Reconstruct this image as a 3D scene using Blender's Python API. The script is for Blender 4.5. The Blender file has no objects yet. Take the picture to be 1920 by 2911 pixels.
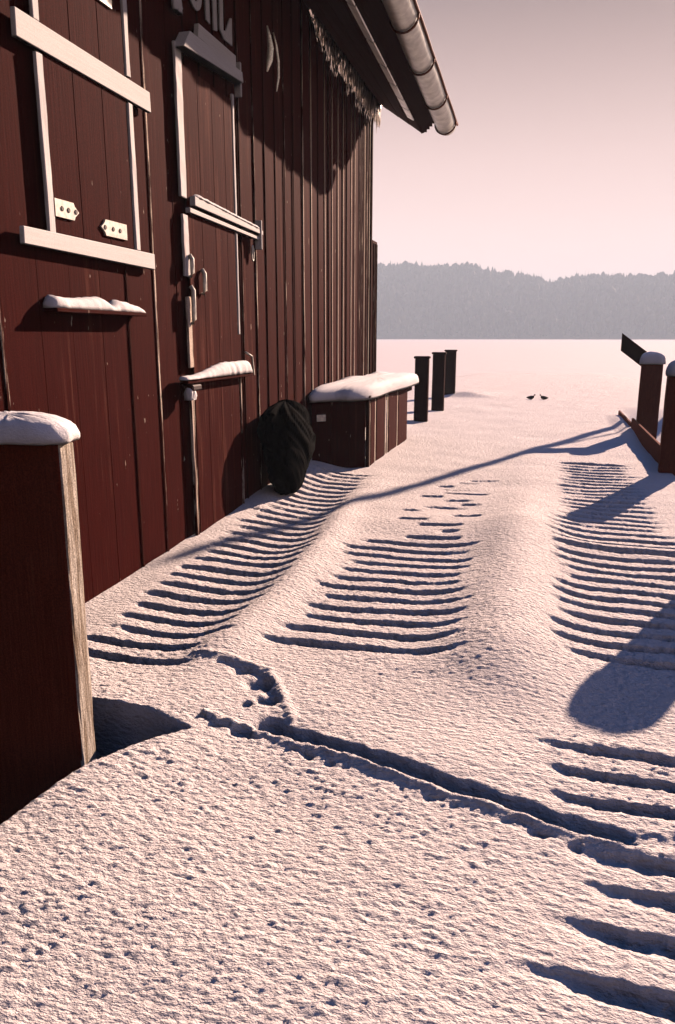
import bpy, bmesh, math, random
import numpy as np
from mathutils import Vector, Matrix

random.seed(7)
rng = np.random.default_rng(7)
S = bpy.context.scene
C = S.collection
R = math.radians

# ------------------------------------------------------------------ camera
EYE = 1.6
cam = bpy.data.cameras.new('camera')
cam.sensor_fit = 'VERTICAL'
cam.sensor_height = 36.0
cam.lens = 36.0 * 2150.0 / 2911.0
cam.clip_start = 0.05
cam.clip_end = 9000
co = bpy.data.objects.new('camera', cam)
co.location = (0, 0, EYE)
co.rotation_euler = (R(90 - 13.054), 0, R(15.209))
C.objects.link(co)
S.camera = co

# ------------------------------------------------------------------ sky, sun, exposure
SUN_EL, SUN_AZ = R(22.5), R(22.0)          # azimuth from +Y towards +X
w = bpy.data.worlds.new('World')
S.world = w
w.use_nodes = True
nt = w.node_tree
nt.nodes.clear()
out = nt.nodes.new('ShaderNodeOutputWorld')
sky = nt.nodes.new('ShaderNodeTexSky')
sky.sky_type = 'NISHITA'
sky.sun_disc = False
sky.sun_elevation = SUN_EL
sky.sun_rotation = SUN_AZ
sky.altitude = 200
sky.air_density = 0.55
sky.dust_density = 0.0
sky.ozone_density = 8.0
bg = nt.nodes.new('ShaderNodeBackground')
bg.inputs['Strength'].default_value = 0.10
nt.links.new(sky.outputs[0], bg.inputs['Color'])
# pink evening haze lying along the whole horizon, fading into the blue above
tc = nt.nodes.new('ShaderNodeTexCoord')
sp = nt.nodes.new('ShaderNodeSeparateXYZ')
nt.links.new(tc.outputs['Generated'], sp.inputs[0])
rp = nt.nodes.new('ShaderNodeValToRGB')       # colour of the haze by height above the horizon
e = rp.color_ramp.elements
e[0].position = 0.0; e[0].color = (0.52, 0.378, 0.345, 1)
e[1].position = 0.62; e[1].color = (0.02, 0.015, 0.016, 1)
for pos, col in ((0.10, (0.47, 0.335, 0.305, 1)), (0.20, (0.375, 0.262, 0.24, 1)), (0.30, (0.235, 0.162, 0.15, 1)), (0.42, (0.065, 0.046, 0.045, 1))):
    k = rp.color_ramp.elements.new(pos); k.color = col
nt.links.new(sp.outputs['Z'], rp.inputs[0])
bg2 = nt.nodes.new('ShaderNodeBackground')
bg2.inputs['Strength'].default_value = 1.0
nt.links.new(rp.outputs[0], bg2.inputs['Color'])
fk = nt.nodes.new('ShaderNodeMapRange')         # how far the haze hides the blue
fk.interpolation_type = 'SMOOTHSTEP'
fk.inputs['From Min'].default_value = 0.33; fk.inputs['From Max'].default_value = 0.8
nt.links.new(sp.outputs['Z'], fk.inputs['Value'])
ad = nt.nodes.new('ShaderNodeMixShader')
nt.links.new(fk.outputs[0], ad.inputs[0])
nt.links.new(bg2.outputs[0], ad.inputs[1]); nt.links.new(bg.outputs[0], ad.inputs[2])
nt.links.new(ad.outputs[0], out.inputs['Surface'])

sun = bpy.data.lights.new('sun', 'SUN')
sun.energy = 5.0
sun.angle = R(0.5)
sun.color = (1.0, 0.705, 0.56)
so = bpy.data.objects.new('sun', sun)
d = Vector((math.sin(SUN_AZ) * math.cos(SUN_EL), math.cos(SUN_AZ) * math.cos(SUN_EL), math.sin(SUN_EL)))
so.rotation_euler = d.to_track_quat('Z', 'Y').to_euler()
so.location = d * 60
C.objects.link(so)

vs = S.view_settings
vs.view_transform = 'Standard'
vs.look = 'None'
vs.exposure = 1.27
vs.gamma = 1.0
vs.use_curve_mapping = False
S.cycles.max_bounces = 6
S.cycles.diffuse_bounces = 0
S.cycles.volume_bounces = 1
S.cycles.use_denoising = True

# ------------------------------------------------------------------ materials
def new_mat(name):
    m = bpy.data.materials.new(name); m.use_nodes = True
    t = m.node_tree
    return m, t, t.nodes['Principled BSDF'], t.nodes['Material Output']

def N(t, kind, **kw):
    n = t.nodes.new(kind)
    for k, v in kw.items(): setattr(n, k, v)
    return n

def ramp(t, src, stops):
    r = N(t, 'ShaderNodeValToRGB')
    el = r.color_ramp.elements
    el[0].position, el[0].color = stops[0][0], stops[0][1]
    el[1].position, el[1].color = stops[-1][0], stops[-1][1]
    for p_, c_ in stops[1:-1]:
        q = el.new(p_); q.color = c_
    t.links.new(src, r.inputs[0])
    return r

def grey(v): return (v, v, v, 1)

def wood_mat(name, dark, mid, pale, scale=(14, 14, 0.7), wear=0.0, rough=0.75, bump=0.5, pale_stops=(0.52, 0.72), along='Z', speck=0.36, flecks=False):
    m, t, b, o = new_mat(name)
    tcn = N(t, 'ShaderNodeTexCoord')
    oi = N(t, 'ShaderNodeObjectInfo')
    mp = N(t, 'ShaderNodeMapping')
    sc = {'Z': scale, 'Y': (scale[0], scale[2], scale[1]), 'X': (scale[2], scale[1], scale[0])}[along]
    mp.inputs['Scale'].default_value = sc
    cx = N(t, 'ShaderNodeCombineXYZ')
    mul = N(t, 'ShaderNodeMath', operation='MULTIPLY'); mul.inputs[1].default_value = 37.0
    t.links.new(oi.outputs['Random'], mul.inputs[0])
    for i in range(3): t.links.new(mul.outputs[0], cx.inputs[i])
    t.links.new(tcn.outputs['Object'], mp.inputs['Vector'])
    t.links.new(cx.outputs[0], mp.inputs['Location'])
    n1 = N(t, 'ShaderNodeTexNoise'); n1.inputs['Scale'].default_value = 1.0; n1.inputs['Detail'].default_value = 6; n1.inputs['Roughness'].default_value = 0.65
    t.links.new(mp.outputs[0], n1.inputs['Vector'])
    n2 = N(t, 'ShaderNodeTexNoise'); n2.inputs['Scale'].default_value = 5.0; n2.inputs['Detail'].default_value = 4
    t.links.new(mp.outputs[0], n2.inputs['Vector'])
    n3 = N(t, 'ShaderNodeTexNoise'); n3.inputs['Scale'].default_value = 160.0; n3.inputs['Detail'].default_value = 2
    t.links.new(tcn.outputs['Object'], n3.inputs['Vector'])
    base = ramp(t, n2.outputs['Fac'], [(0.3, dark), (0.7, mid)])
    at = N(t, 'ShaderNodeAttribute', attribute_type='OBJECT', attribute_name='wear')
    ad_ = N(t, 'ShaderNodeMath', operation='MULTIPLY_ADD'); ad_.inputs[1].default_value = 1.0
    t.links.new(at.outputs['Fac'], ad_.inputs[0]); t.links.new(n1.outputs['Fac'], ad_.inputs[2])
    ad2 = N(t, 'ShaderNodeMath', operation='ADD'); ad2.inputs[1].default_value = wear
    t.links.new(ad_.outputs[0], ad2.inputs[0])
    msk = ramp(t, ad2.outputs[0], [(pale_stops[0], grey(0)), (pale_stops[1], grey(1))])
    mx = N(t, 'ShaderNodeMix', data_type='RGBA')
    t.links.new(msk.outputs[0], mx.inputs['Factor']); t.links.new(base.outputs[0], mx.inputs['A']); mx.inputs['B'].default_value = pale
    sp_ = ramp(t, n3.outputs['Fac'], [(0.3, grey(1 - speck)), (0.7, grey(1 + speck))])
    mm = N(t, 'ShaderNodeMix', data_type='RGBA', blend_type='MULTIPLY'); mm.inputs['Factor'].default_value = 1.0
    t.links.new(mx.outputs['Result'], mm.inputs['A']); t.links.new(sp_.outputs[0], mm.inputs['B'])
    col_out = mm.outputs['Result']
    if flecks:      # peeled spots and specks of frost
        n4 = N(t, 'ShaderNodeTexNoise'); n4.inputs['Scale'].default_value = 1.0; n4.inputs['Detail'].default_value = 3
        mp4 = N(t, 'ShaderNodeMapping'); mp4.inputs['Scale'].default_value = (34, 34, 9)
        t.links.new(tcn.outputs['Object'], mp4.inputs['Vector']); t.links.new(mp4.outputs[0], n4.inputs['Vector'])
        fm = ramp(t, n4.outputs['Fac'], [(0.73, grey(0)), (0.77, grey(0.8))])
        mf = N(t, 'ShaderNodeMix', data_type='RGBA')
        t.links.new(fm.outputs[0], mf.inputs['Factor']); t.links.new(col_out, mf.inputs['A']); mf.inputs['B'].default_value = (0.55, 0.44, 0.36, 1)
        col_out = mf.outputs['Result']
    t.links.new(col_out, b.inputs['Base Color'])
    b.inputs['Roughness'].default_value = rough
    b.inputs['Specular IOR Level'].default_value = 0.02
    bp = N(t, 'ShaderNodeBump'); bp.inputs['Strength'].default_value = bump; bp.inputs['Distance'].default_value = 0.004
    sm = N(t, 'ShaderNodeMath', operation='MULTIPLY_ADD'); sm.inputs[1].default_value = 0.35
    t.links.new(n3.outputs['Fac'], sm.inputs[0]); t.links.new(n2.outputs['Fac'], sm.inputs[2])
    t.links.new(sm.outputs[0], bp.inputs['Height']); t.links.new(bp.outputs[0], b.inputs['Normal'])
    return m

M = {}
M['wall'] = wood_mat('oxblood_paint', (0.034, 0.0038, 0.0027, 1), (0.053, 0.0064, 0.0045, 1), (0.12, 0.038, 0.026, 1), wear=-0.06, flecks=True)
M['batten'] = wood_mat('worn_batten_paint', (0.030, 0.005, 0.0036, 1), (0.05, 0.010, 0.007, 1), (0.80, 0.66, 0.54, 1), scale=(30, 30, 1.6), wear=-0.15, pale_stops=(0.62, 0.72))
M['soffit'] = wood_mat('dark_soffit', (0.028, 0.007, 0.0055, 1), (0.04, 0.010, 0.008, 1), (0.07, 0.025, 0.02, 1), wear=-0.1, along='Y')
M['white'] = wood_mat('white_trim_paint', (0.84, 0.81, 0.78, 1), (0.90, 0.88, 0.86, 1), (0.50, 0.38, 0.28, 1), wear=-0.10, bump=0.3, speck=0.08, pale_stops=(0.56, 0.8), along='Y')
M['white_v'] = wood_mat('white_strip_paint', (0.84, 0.81, 0.78, 1), (0.90, 0.88, 0.86, 1), (0.36, 0.20, 0.12, 1), wear=-0.08, bump=0.3, speck=0.08, pale_stops=(0.54, 0.75))
M['post'] = wood_mat('sunlit_post_side', (0.16, 0.115, 0.078, 1), (0.42, 0.35, 0.27, 1), (0.80, 0.74, 0.64, 1), scale=(45, 45, 3.0), wear=0.02, bump=0.9, pale_stops=(0.45, 0.7))  # pale colour standing in for sun on the near post's side
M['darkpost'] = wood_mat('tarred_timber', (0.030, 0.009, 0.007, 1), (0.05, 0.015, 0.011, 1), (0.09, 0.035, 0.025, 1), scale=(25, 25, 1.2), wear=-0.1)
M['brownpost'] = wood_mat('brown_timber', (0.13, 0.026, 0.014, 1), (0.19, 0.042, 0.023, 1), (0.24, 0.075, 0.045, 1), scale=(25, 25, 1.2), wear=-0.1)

def snow_mat(name, col, bump_scale=90.0, bump_dist=0.006, bump_str=0.8, detail=5, grain=0.0):
    m, t, b, o = new_mat(name)
    tcn = N(t, 'ShaderNodeTexCoord')
    mp = N(t, 'ShaderNodeMapping'); mp.inputs['Scale'].default_value = (0.62, 1.0, 1.0)
    t.links.new(tcn.outputs['Object'], mp.inputs['Vector'])
    n = N(t, 'ShaderNodeTexNoise'); n.inputs['Scale'].default_value = bump_scale; n.inputs['Detail'].default_value = detail; n.inputs['Roughness'].default_value = 0.6
    t.links.new(mp.outputs[0], n.inputs['Vector'])
    bp = N(t, 'ShaderNodeBump'); bp.inputs['Strength'].default_value = bump_str; bp.inputs['Distance'].default_value = bump_dist
    hgt = n.outputs['Fac']
    if grain:
        mpg = N(t, 'ShaderNodeMapping'); mpg.inputs['Scale'].default_value = (0.5, 1.0, 1.0); mpg.inputs['Rotation'].default_value = (0, 0, 0.12)
        t.links.new(tcn.outputs['Object'], mpg.inputs['Vector'])
        ng = N(t, 'ShaderNodeTexNoise'); ng.inputs['Scale'].default_value = grain; ng.inputs['Detail'].default_value = 3; ng.inputs['Roughness'].default_value = 0.55
        t.links.new(mpg.outputs[0], ng.inputs['Vector'])
        mg = N(t, 'ShaderNodeMath', operation='MULTIPLY_ADD'); mg.inputs[1].default_value = 3.0
        t.links.new(ng.outputs['Fac'], mg.inputs[0]); t.links.new(n.outputs['Fac'], mg.inputs[2]); hgt = mg.outputs[0]
    t.links.new(hgt, bp.inputs['Height']); t.links.new(bp.outputs[0], b.inputs['Normal'])
    n2 = N(t, 'ShaderNodeTexNoise'); n2.inputs['Scale'].default_value = 2.3; n2.inputs['Detail'].default_value = 6
    t.links.new(tcn.outputs['Object'], n2.inputs['Vector'])
    a = tuple(c * 0.93 for c in col) + (1,)
    r = ramp(t, n2.outputs['Fac'], [(0.3, a), (0.7, tuple(col) + (1,))])
    t.links.new(r.outputs[0], b.inputs['Base Color'])
    b.inputs['Roughness'].default_value = 0.9
    b.inputs['Specular IOR Level'].default_value = 0.06
    return m
M['snow'] = snow_mat('packed_snow', (0.81, 0.76, 0.735), 170.0, 0.009, 1.0, grain=56.0)
M['capsnow'] = snow_mat('clean_snow', (0.88, 0.865, 0.87), 110.0, 0.005, 0.7)
M['lake'] = snow_mat('lake_snow', (0.74, 0.685, 0.675), 0.7, 0.12, 0.8)

def plain(name, col, rough=0.6, metal=0.0, noise=0.0, nscale=20.0, spec=0.3, bump=0.0):
    m, t, b, o = new_mat(name)
    b.inputs['Roughness'].default_value = rough; b.inputs['Metallic'].default_value = metal
    b.inputs['Specular IOR Level'].default_value = spec
    tcn = N(t, 'ShaderNodeTexCoord')
    n = N(t, 'ShaderNodeTexNoise'); n.inputs['Scale'].default_value = nscale; n.inputs['Detail'].default_value = 5
    t.links.new(tcn.outputs['Object'], n.inputs['Vector'])
    lo = tuple(c * (1 - noise) for c in col) + (1,); hi = tuple(min(1, c * (1 + noise)) for c in col) + (1,)
    r = ramp(t, n.outputs['Fac'], [(0.3, lo), (0.7, hi)])
    t.links.new(r.outputs[0], b.inputs['Base Color'])
    if bump:
        bp = N(t, 'ShaderNodeBump'); bp.inputs['Strength'].default_value = bump; bp.inputs['Distance'].default_value = 0.01
        t.links.new(n.outputs['Fac'], bp.inputs['Height']); t.links.new(bp.outputs[0], b.inputs['Normal'])
    return m
M['gutter'] = plain('galvanised_metal', (0.50, 0.49, 0.44), 0.42, 0.55, 0.25, 9.0, 0.5, 0.15)
M['lath'] = plain('pale_metal_lath', (0.86, 0.85, 0.80), 0.5, 0.75, 0.12, 7.0, 0.5)
M['bracket'] = plain('rusty_bracket', (0.16, 0.055, 0.03), 0.7, 0.2, 0.5, 40.0)
M['hinge'] = plain('pale_hinge_metal', (0.66, 0.62, 0.54), 0.5, 0.1, 0.25, 30.0)
M['bolt'] = plain('dark_bolt', (0.03, 0.012, 0.01), 0.6)
M['black'] = plain('matt_black_plastic', (0.002, 0.002, 0.002), 0.95, 0, 0.4, 14.0, 0.02, 0.6)
M['bird'] = plain('dark_feathers', (0.03, 0.022, 0.02), 0.8, 0, 0.3, 60.0)
M['beak'] = plain('dull_beak', (0.10, 0.06, 0.03), 0.6)
M['rope'] = plain('pale_rope', (0.86, 0.80, 0.66), 0.6, 0.5, 0.3, 80.0)
M['wire'] = plain('steel_rope', (0.10, 0.08, 0.07), 0.6, 0.4)
M['hill'] = plain('hill_ground', (0.10, 0.075, 0.065), 0.95, 0, 0.3, 0.05)
M['tree'] = plain('winter_wood', (0.045, 0.035, 0.035), 0.95, 0, 0.45, 0.2)
M['roof'] = plain('roof_sheet', (0.06, 0.03, 0.025), 0.8, 0, 0.3, 6.0)
m, t, b, o = new_mat('frosted_ice')
b.inputs['Base Color'].default_value = (0.97, 0.88, 0.76, 1); b.inputs['Roughness'].default_value = 0.25
b.inputs['Metallic'].default_value = 0.72; b.inputs['IOR'].default_value = 1.31
b.inputs['Subsurface Weight'].default_value = 0.0
M['ice'] = m
M['letter'] = wood_mat('weathered_letter_paint', (0.66, 0.66, 0.68, 1), (0.86, 0.86, 0.88, 1), (0.10, 0.05, 0.045, 1), scale=(40, 40, 3.0), wear=0.0, bump=0.3, speck=0.1, pale_stops=(0.55, 0.68))

# ------------------------------------------------------------------ helpers
def link(name, me, mat, parent=None, loc=None):
    o = bpy.data.objects.new(name, me); C.objects.link(o)
    if mat is not None and not me.materials: me.materials.append(mat)
    if parent is not None: o.parent = parent
    if loc is not None: o.location = loc
    return o

def tag(o, label=None, cat=None, group=None, kind=None):
    if label: o['label'] = label
    if cat: o['category'] = cat
    if group: o['group'] = group
    if kind: o['kind'] = kind
    return o

def empty(name, loc=(0, 0, 0)):
    o = bpy.data.objects.new(name, None); C.objects.link(o); o.location = loc
    o.empty_display_size = 0.2
    return o

def mesh(name, v, f, smooth=False):
    me = bpy.data.meshes.new(name); me.from_pydata([tuple(p) for p in v], [], f)
    me.update()
    if smooth: me.polygons.foreach_set('use_smooth', [True] * len(me.polygons))
    return me

def fix_normals(me):
    bm = bmesh.new(); bm.from_mesh(me); bmesh.ops.recalc_face_normals(bm, faces=bm.faces); bm.to_mesh(me); bm.free()
    return me

def box_mesh(name, x0, x1, y0, y1, z0, z1, bev=0.004, seg=1, jit=0.0, cuts=0, axis=2):
    bm = bmesh.new()
    bmesh.ops.create_cube(bm, size=1.0)
    for v in bm.verts:
        v.co = Vector(((x0 + x1) / 2 + v.co.x * (x1 - x0), (y0 + y1) / 2 + v.co.y * (y1 - y0), (z0 + z1) / 2 + v.co.z * (z1 - z0)))
    if cuts:
        es = [e_ for e_ in bm.edges if abs((e_.verts[0].co - e_.verts[1].co)[axis]) > 1e-6]
        bmesh.ops.subdivide_edges(bm, edges=es, cuts=cuts, use_grid_fill=True)
    if bev:
        es = [e_ for e_ in bm.edges if len(e_.link_faces) == 2 and e_.calc_face_angle(0) > 0.5]
        bmesh.ops.bevel(bm, geom=es, offset=bev, segments=seg, affect='EDGES', profile=0.5)
    if jit:
        for v in bm.verts:
            v.co += Vector((random.uniform(-jit, jit), random.uniform(-jit, jit), random.uniform(-jit, jit)))
    me = bpy.data.meshes.new(name); bm.to_mesh(me); bm.free()
    return me

def box(name, x0, x1, y0, y1, z0, z1, mat, parent=None, **kw):
    return link(name, box_mesh(name, x0, x1, y0, y1, z0, z1, **kw), mat, parent)

def frame_axes(d_):
    d_ = Vector(d_).normalized()
    a = Vector((0, 0, 1)) if abs(d_.z) < 0.9 else Vector((1, 0, 0))
    u_ = d_.cross(a).normalized(); return u_, u_.cross(d_).normalized()

def tube(pts, rad, seg=8, squash=1.0):
    pts = [Vector(p) for p in pts]
    if not hasattr(rad, '__len__'): rad = [rad] * len(pts)
    v, f = [], []
    for i, p in enumerate(pts):
        d_ = (pts[min(i + 1, len(pts) - 1)] - pts[max(i - 1, 0)])
        a, b_ = frame_axes(d_)
        for k in range(seg):
            th = 2 * math.pi * k / seg
            v.append(p + a * (math.cos(th) * rad[i]) + b_ * (math.sin(th) * rad[i] * squash))
    for i in range(len(pts) - 1):
        for k in range(seg):
            f.append((i * seg + k, i * seg + (k + 1) % seg, (i + 1) * seg + (k + 1) % seg, (i + 1) * seg + k))
    f.append(tuple(range(seg))[::-1]); f.append(tuple((len(pts) - 1) * seg + k for k in range(seg)))
    return v, f

def tube_obj(name, pts, rad, mat, parent=None, seg=8, squash=1.0):
    v, f = tube(pts, rad, seg, squash)
    return link(name, fix_normals(mesh(name, v, f, True)), mat, parent)

# gradient noise
_perm = rng.permutation(512)
_ang = rng.uniform(0, 2 * math.pi, 512)
def perlin(x, y, seed=0):
    xi = np.floor(x).astype(int); yi = np.floor(y).astype(int)
    xf = x - xi; yf = y - yi
    def gr(ix, iy, dx, dy):
        a = _ang[_perm[(ix + _perm[(iy + seed * 57) & 511]) & 511]]
        return np.cos(a) * dx + np.sin(a) * dy
    u = xf * xf * xf * (xf * (xf * 6 - 15) + 10); v = yf * yf * yf * (yf * (yf * 6 - 15) + 10)
    n00 = gr(xi, yi, xf, yf); n10 = gr(xi + 1, yi, xf - 1, yf)
    n01 = gr(xi, yi + 1, xf, yf - 1); n11 = gr(xi + 1, yi + 1, xf - 1, yf - 1)
    return (n00 * (1 - u) + n10 * u) * (1 - v) + (n01 * (1 - u) + n11 * u) * v

def ss(a, b_, x):
    t_ = np.clip((x - a) / (b_ - a), 0, 1); return t_ * t_ * (3 - 2 * t_)

def gauss(x): return np.exp(-x * x)

# ------------------------------------------------------------------ snow surface
GROOVE_Y = [1.37, 1.53, 1.70, 1.89, 2.06, 2.21, 2.52, 2.70, 2.88] + [3.06 + 0.19 * k for k in range(40)]
_gr = np.random.default_rng(21)
BAYS = []   # (x_left(y), x_right(y), depth, y0, y1)
def bay_params():
    P = []
    for y in GROOVE_Y:
        if 3.1 < y < 8.7:     # strip along the wall
            xl = np.interp(y, [3.1, 4.0, 5.0, 7.2, 8.7], [-2.36, -2.42, -2.48, -2.62, -2.66])
            xr = np.interp(y, [3.1, 3.7, 4.4, 5.1, 5.8, 6.9, 8.7], [-1.70, -1.64, -1.64, -1.68, -1.76, -1.86, -1.92])
            P.append((y, xl + _gr.normal(0, .03), xr + _gr.normal(0, .03), 0.062 * _gr.uniform(.8, 1.15) * (1 if y < 6 else .8), 0.2))
        if 3.6 < y < 5.75:    # middle
            P.append((y, -1.36 + _gr.normal(0, .05), -0.42 + _gr.normal(0, .06), 0.066 * _gr.uniform(.5, 1.25), 0.24))
        elif 5.75 < y < 8.6:
            a = -1.25 + _gr.uniform(0, .5); P.append((y, a, a + _gr.uniform(.18, .5), 0.04 * _gr.uniform(.3, 1.2), 0.08))
        if 3.65 < y < 10.2:   # right, far
            dd = 0.072 if y < 6 else 0.06
            if 5.95 < y < 6.3: dd *= 1.3
            P.append((y, 0.06 + abs(_gr.normal(0, .08)) + (0.1 if y > 7 else 0), 1.32 + _gr.normal(0, .05) - (0.25 if y > 6.3 else 0), dd * _gr.uniform(.6, 1.2), 0.22))
        if y < 2.95:          # right, near
            P.append((y, (.22 if y in (2.06, 2.21) else (.3 if y == 1.53 else .09)) + _gr.normal(0, .02), 1.34, 0.060 * (1.0 if y not in (1.53, 2.06) else .75), 0.34))
    return P
GP = bay_params()

TRACK = [(-1.06, 2.735), (-0.86, 2.672), (-0.647, 2.605), (-0.42, 2.525), (-0.219, 2.448), (0.0, 2.395), (0.143, 2.352), (0.345, 2.32), (0.60, 2.36), (1.0, 2.40)]
THIN = [(-1.50, 3.255), (-1.42, 3.245), (-1.27, 3.19), (-1.16, 3.04), (-1.10, 2.93)]
PITS = [(-1.235, 3.10, .062, .050), (-1.14, 2.955, .042, .05), (-1.14, 2.665, .045, .05), (-1.21, 2.885, .025, .03), (-1.36, 3.20, .04, .025), (-1.045, 2.745, .06, .05)]

def poly_dist(X, Y, pts):
    best = np.full(X.shape, 9.0); sgn = np.zeros(X.shape); along = np.zeros(X.shape)
    acc = 0
    for (x0, y0), (x1, y1) in zip(pts[:-1], pts[1:]):
        dx, dy = x1 - x0, y1 - y0; L = math.hypot(dx, dy)
        t_ = np.clip(((X - x0) * dx + (Y - y0) * dy) / (L * L), 0, 1)
        px, py = X - x0 - t_ * dx, Y - y0 - t_ * dy
        dd = np.hypot(px, py); s = (dx * (Y - y0) - dy * (X - x0)) / L
        mk = dd < best
        best = np.where(mk, dd, best); sgn = np.where(mk, s, sgn); along = np.where(mk, acc + t_ * L, along)
        acc += L
    return best, sgn, along

def snow_base(X, Y):
    z = np.zeros_like(X)
    # drift along the wall
    zw = np.interp(Y, [1.5, 3.0, 3.7, 5.1, 6.5, 8.0, 12.5, 14, 17], [-.02, -.06, -.07, -.03, .05, .13, .2, .1, 0])
    z = z + zw * (1 - ss(-2.78, -2.25, X))
    # trough of the strip by the wall
    z = z - 0.035 * gauss((X + 2.0) / .32) * ss(2.7, 3.3, Y) * (1 - ss(6.5, 9, Y))
    xr = np.interp(Y, [2.5, 3.3, 4.4, 5.1, 5.8, 6.9, 8.7], [-1.56, -1.58, -1.54, -1.58, -1.64, -1.76, -1.8])
    z = z + 0.065 * gauss((X - xr) / .16) * ss(2.9, 3.7, Y) * (1 - ss(6.0, 9.5, Y))
    z = z + 0.13 * gauss((X + 0.13) / .30) * ss(2.9, 3.8, Y) * (1 - 0.7 * ss(5.5, 8.5, Y)) * (1 - ss(9, 13, Y))
    z = z + 0.035 * gauss((X + 0.3) / .55) * (1 - ss(2.6, 3.4, Y))
    # hump across the far part
    z = z + 0.05 * gauss((Y - 6.3) / .5) * gauss((X + 0.6) / .9)
    z = z + 0.03 * gauss((Y - 5.95) / .12) * ss(0.0, .3, X)
    # drift by the near post and the scoop behind it
    z = z + 0.03 * gauss((X + 1.45) / .25) * gauss((Y - 2.2) / .6)
    xc = np.interp(Y, [0, 1.2, 1.86, 2.27, 2.48, 2.62, 2.74, 2.80], [-1.82, -1.76, -1.69, -1.60, -1.46, -1.36, -1.62, -2.9])
    xc = xc + .025 * perlin(X / .3, Y / .3, 17)
    z = z - 0.50 * ss(-.03, .30, xc - X) * ss(0, .10, 2.80 - Y)
    # bank by the far posts
    z = z + 0.14 * ss(20.9, 21.5, Y) * (1 - ss(21.6, 25, Y)) * gauss((X + 2.1) / .6)
    # ridge of snow along the right edge board
    z = z + 0.08 * ss(1.18, 1.45, X) * ss(12.0, 13.8, Y) * (1 - ss(15.5, 17.5, Y))
    # down to the lake
    z = z - 0.62 * ss(16, 58, Y)
    z = z - 0.75 * ss(1.52, 1.85, X) * (1 - ss(15.2, 19, Y))
    z = z - 0.7 * ss(2.5, 11, X) * ss(14, 18, Y)
    z = np.where(Y > 12.3, z - 0.66 * (1 - ss(-8.5, -3.4, X)) , z)
    return z

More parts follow.
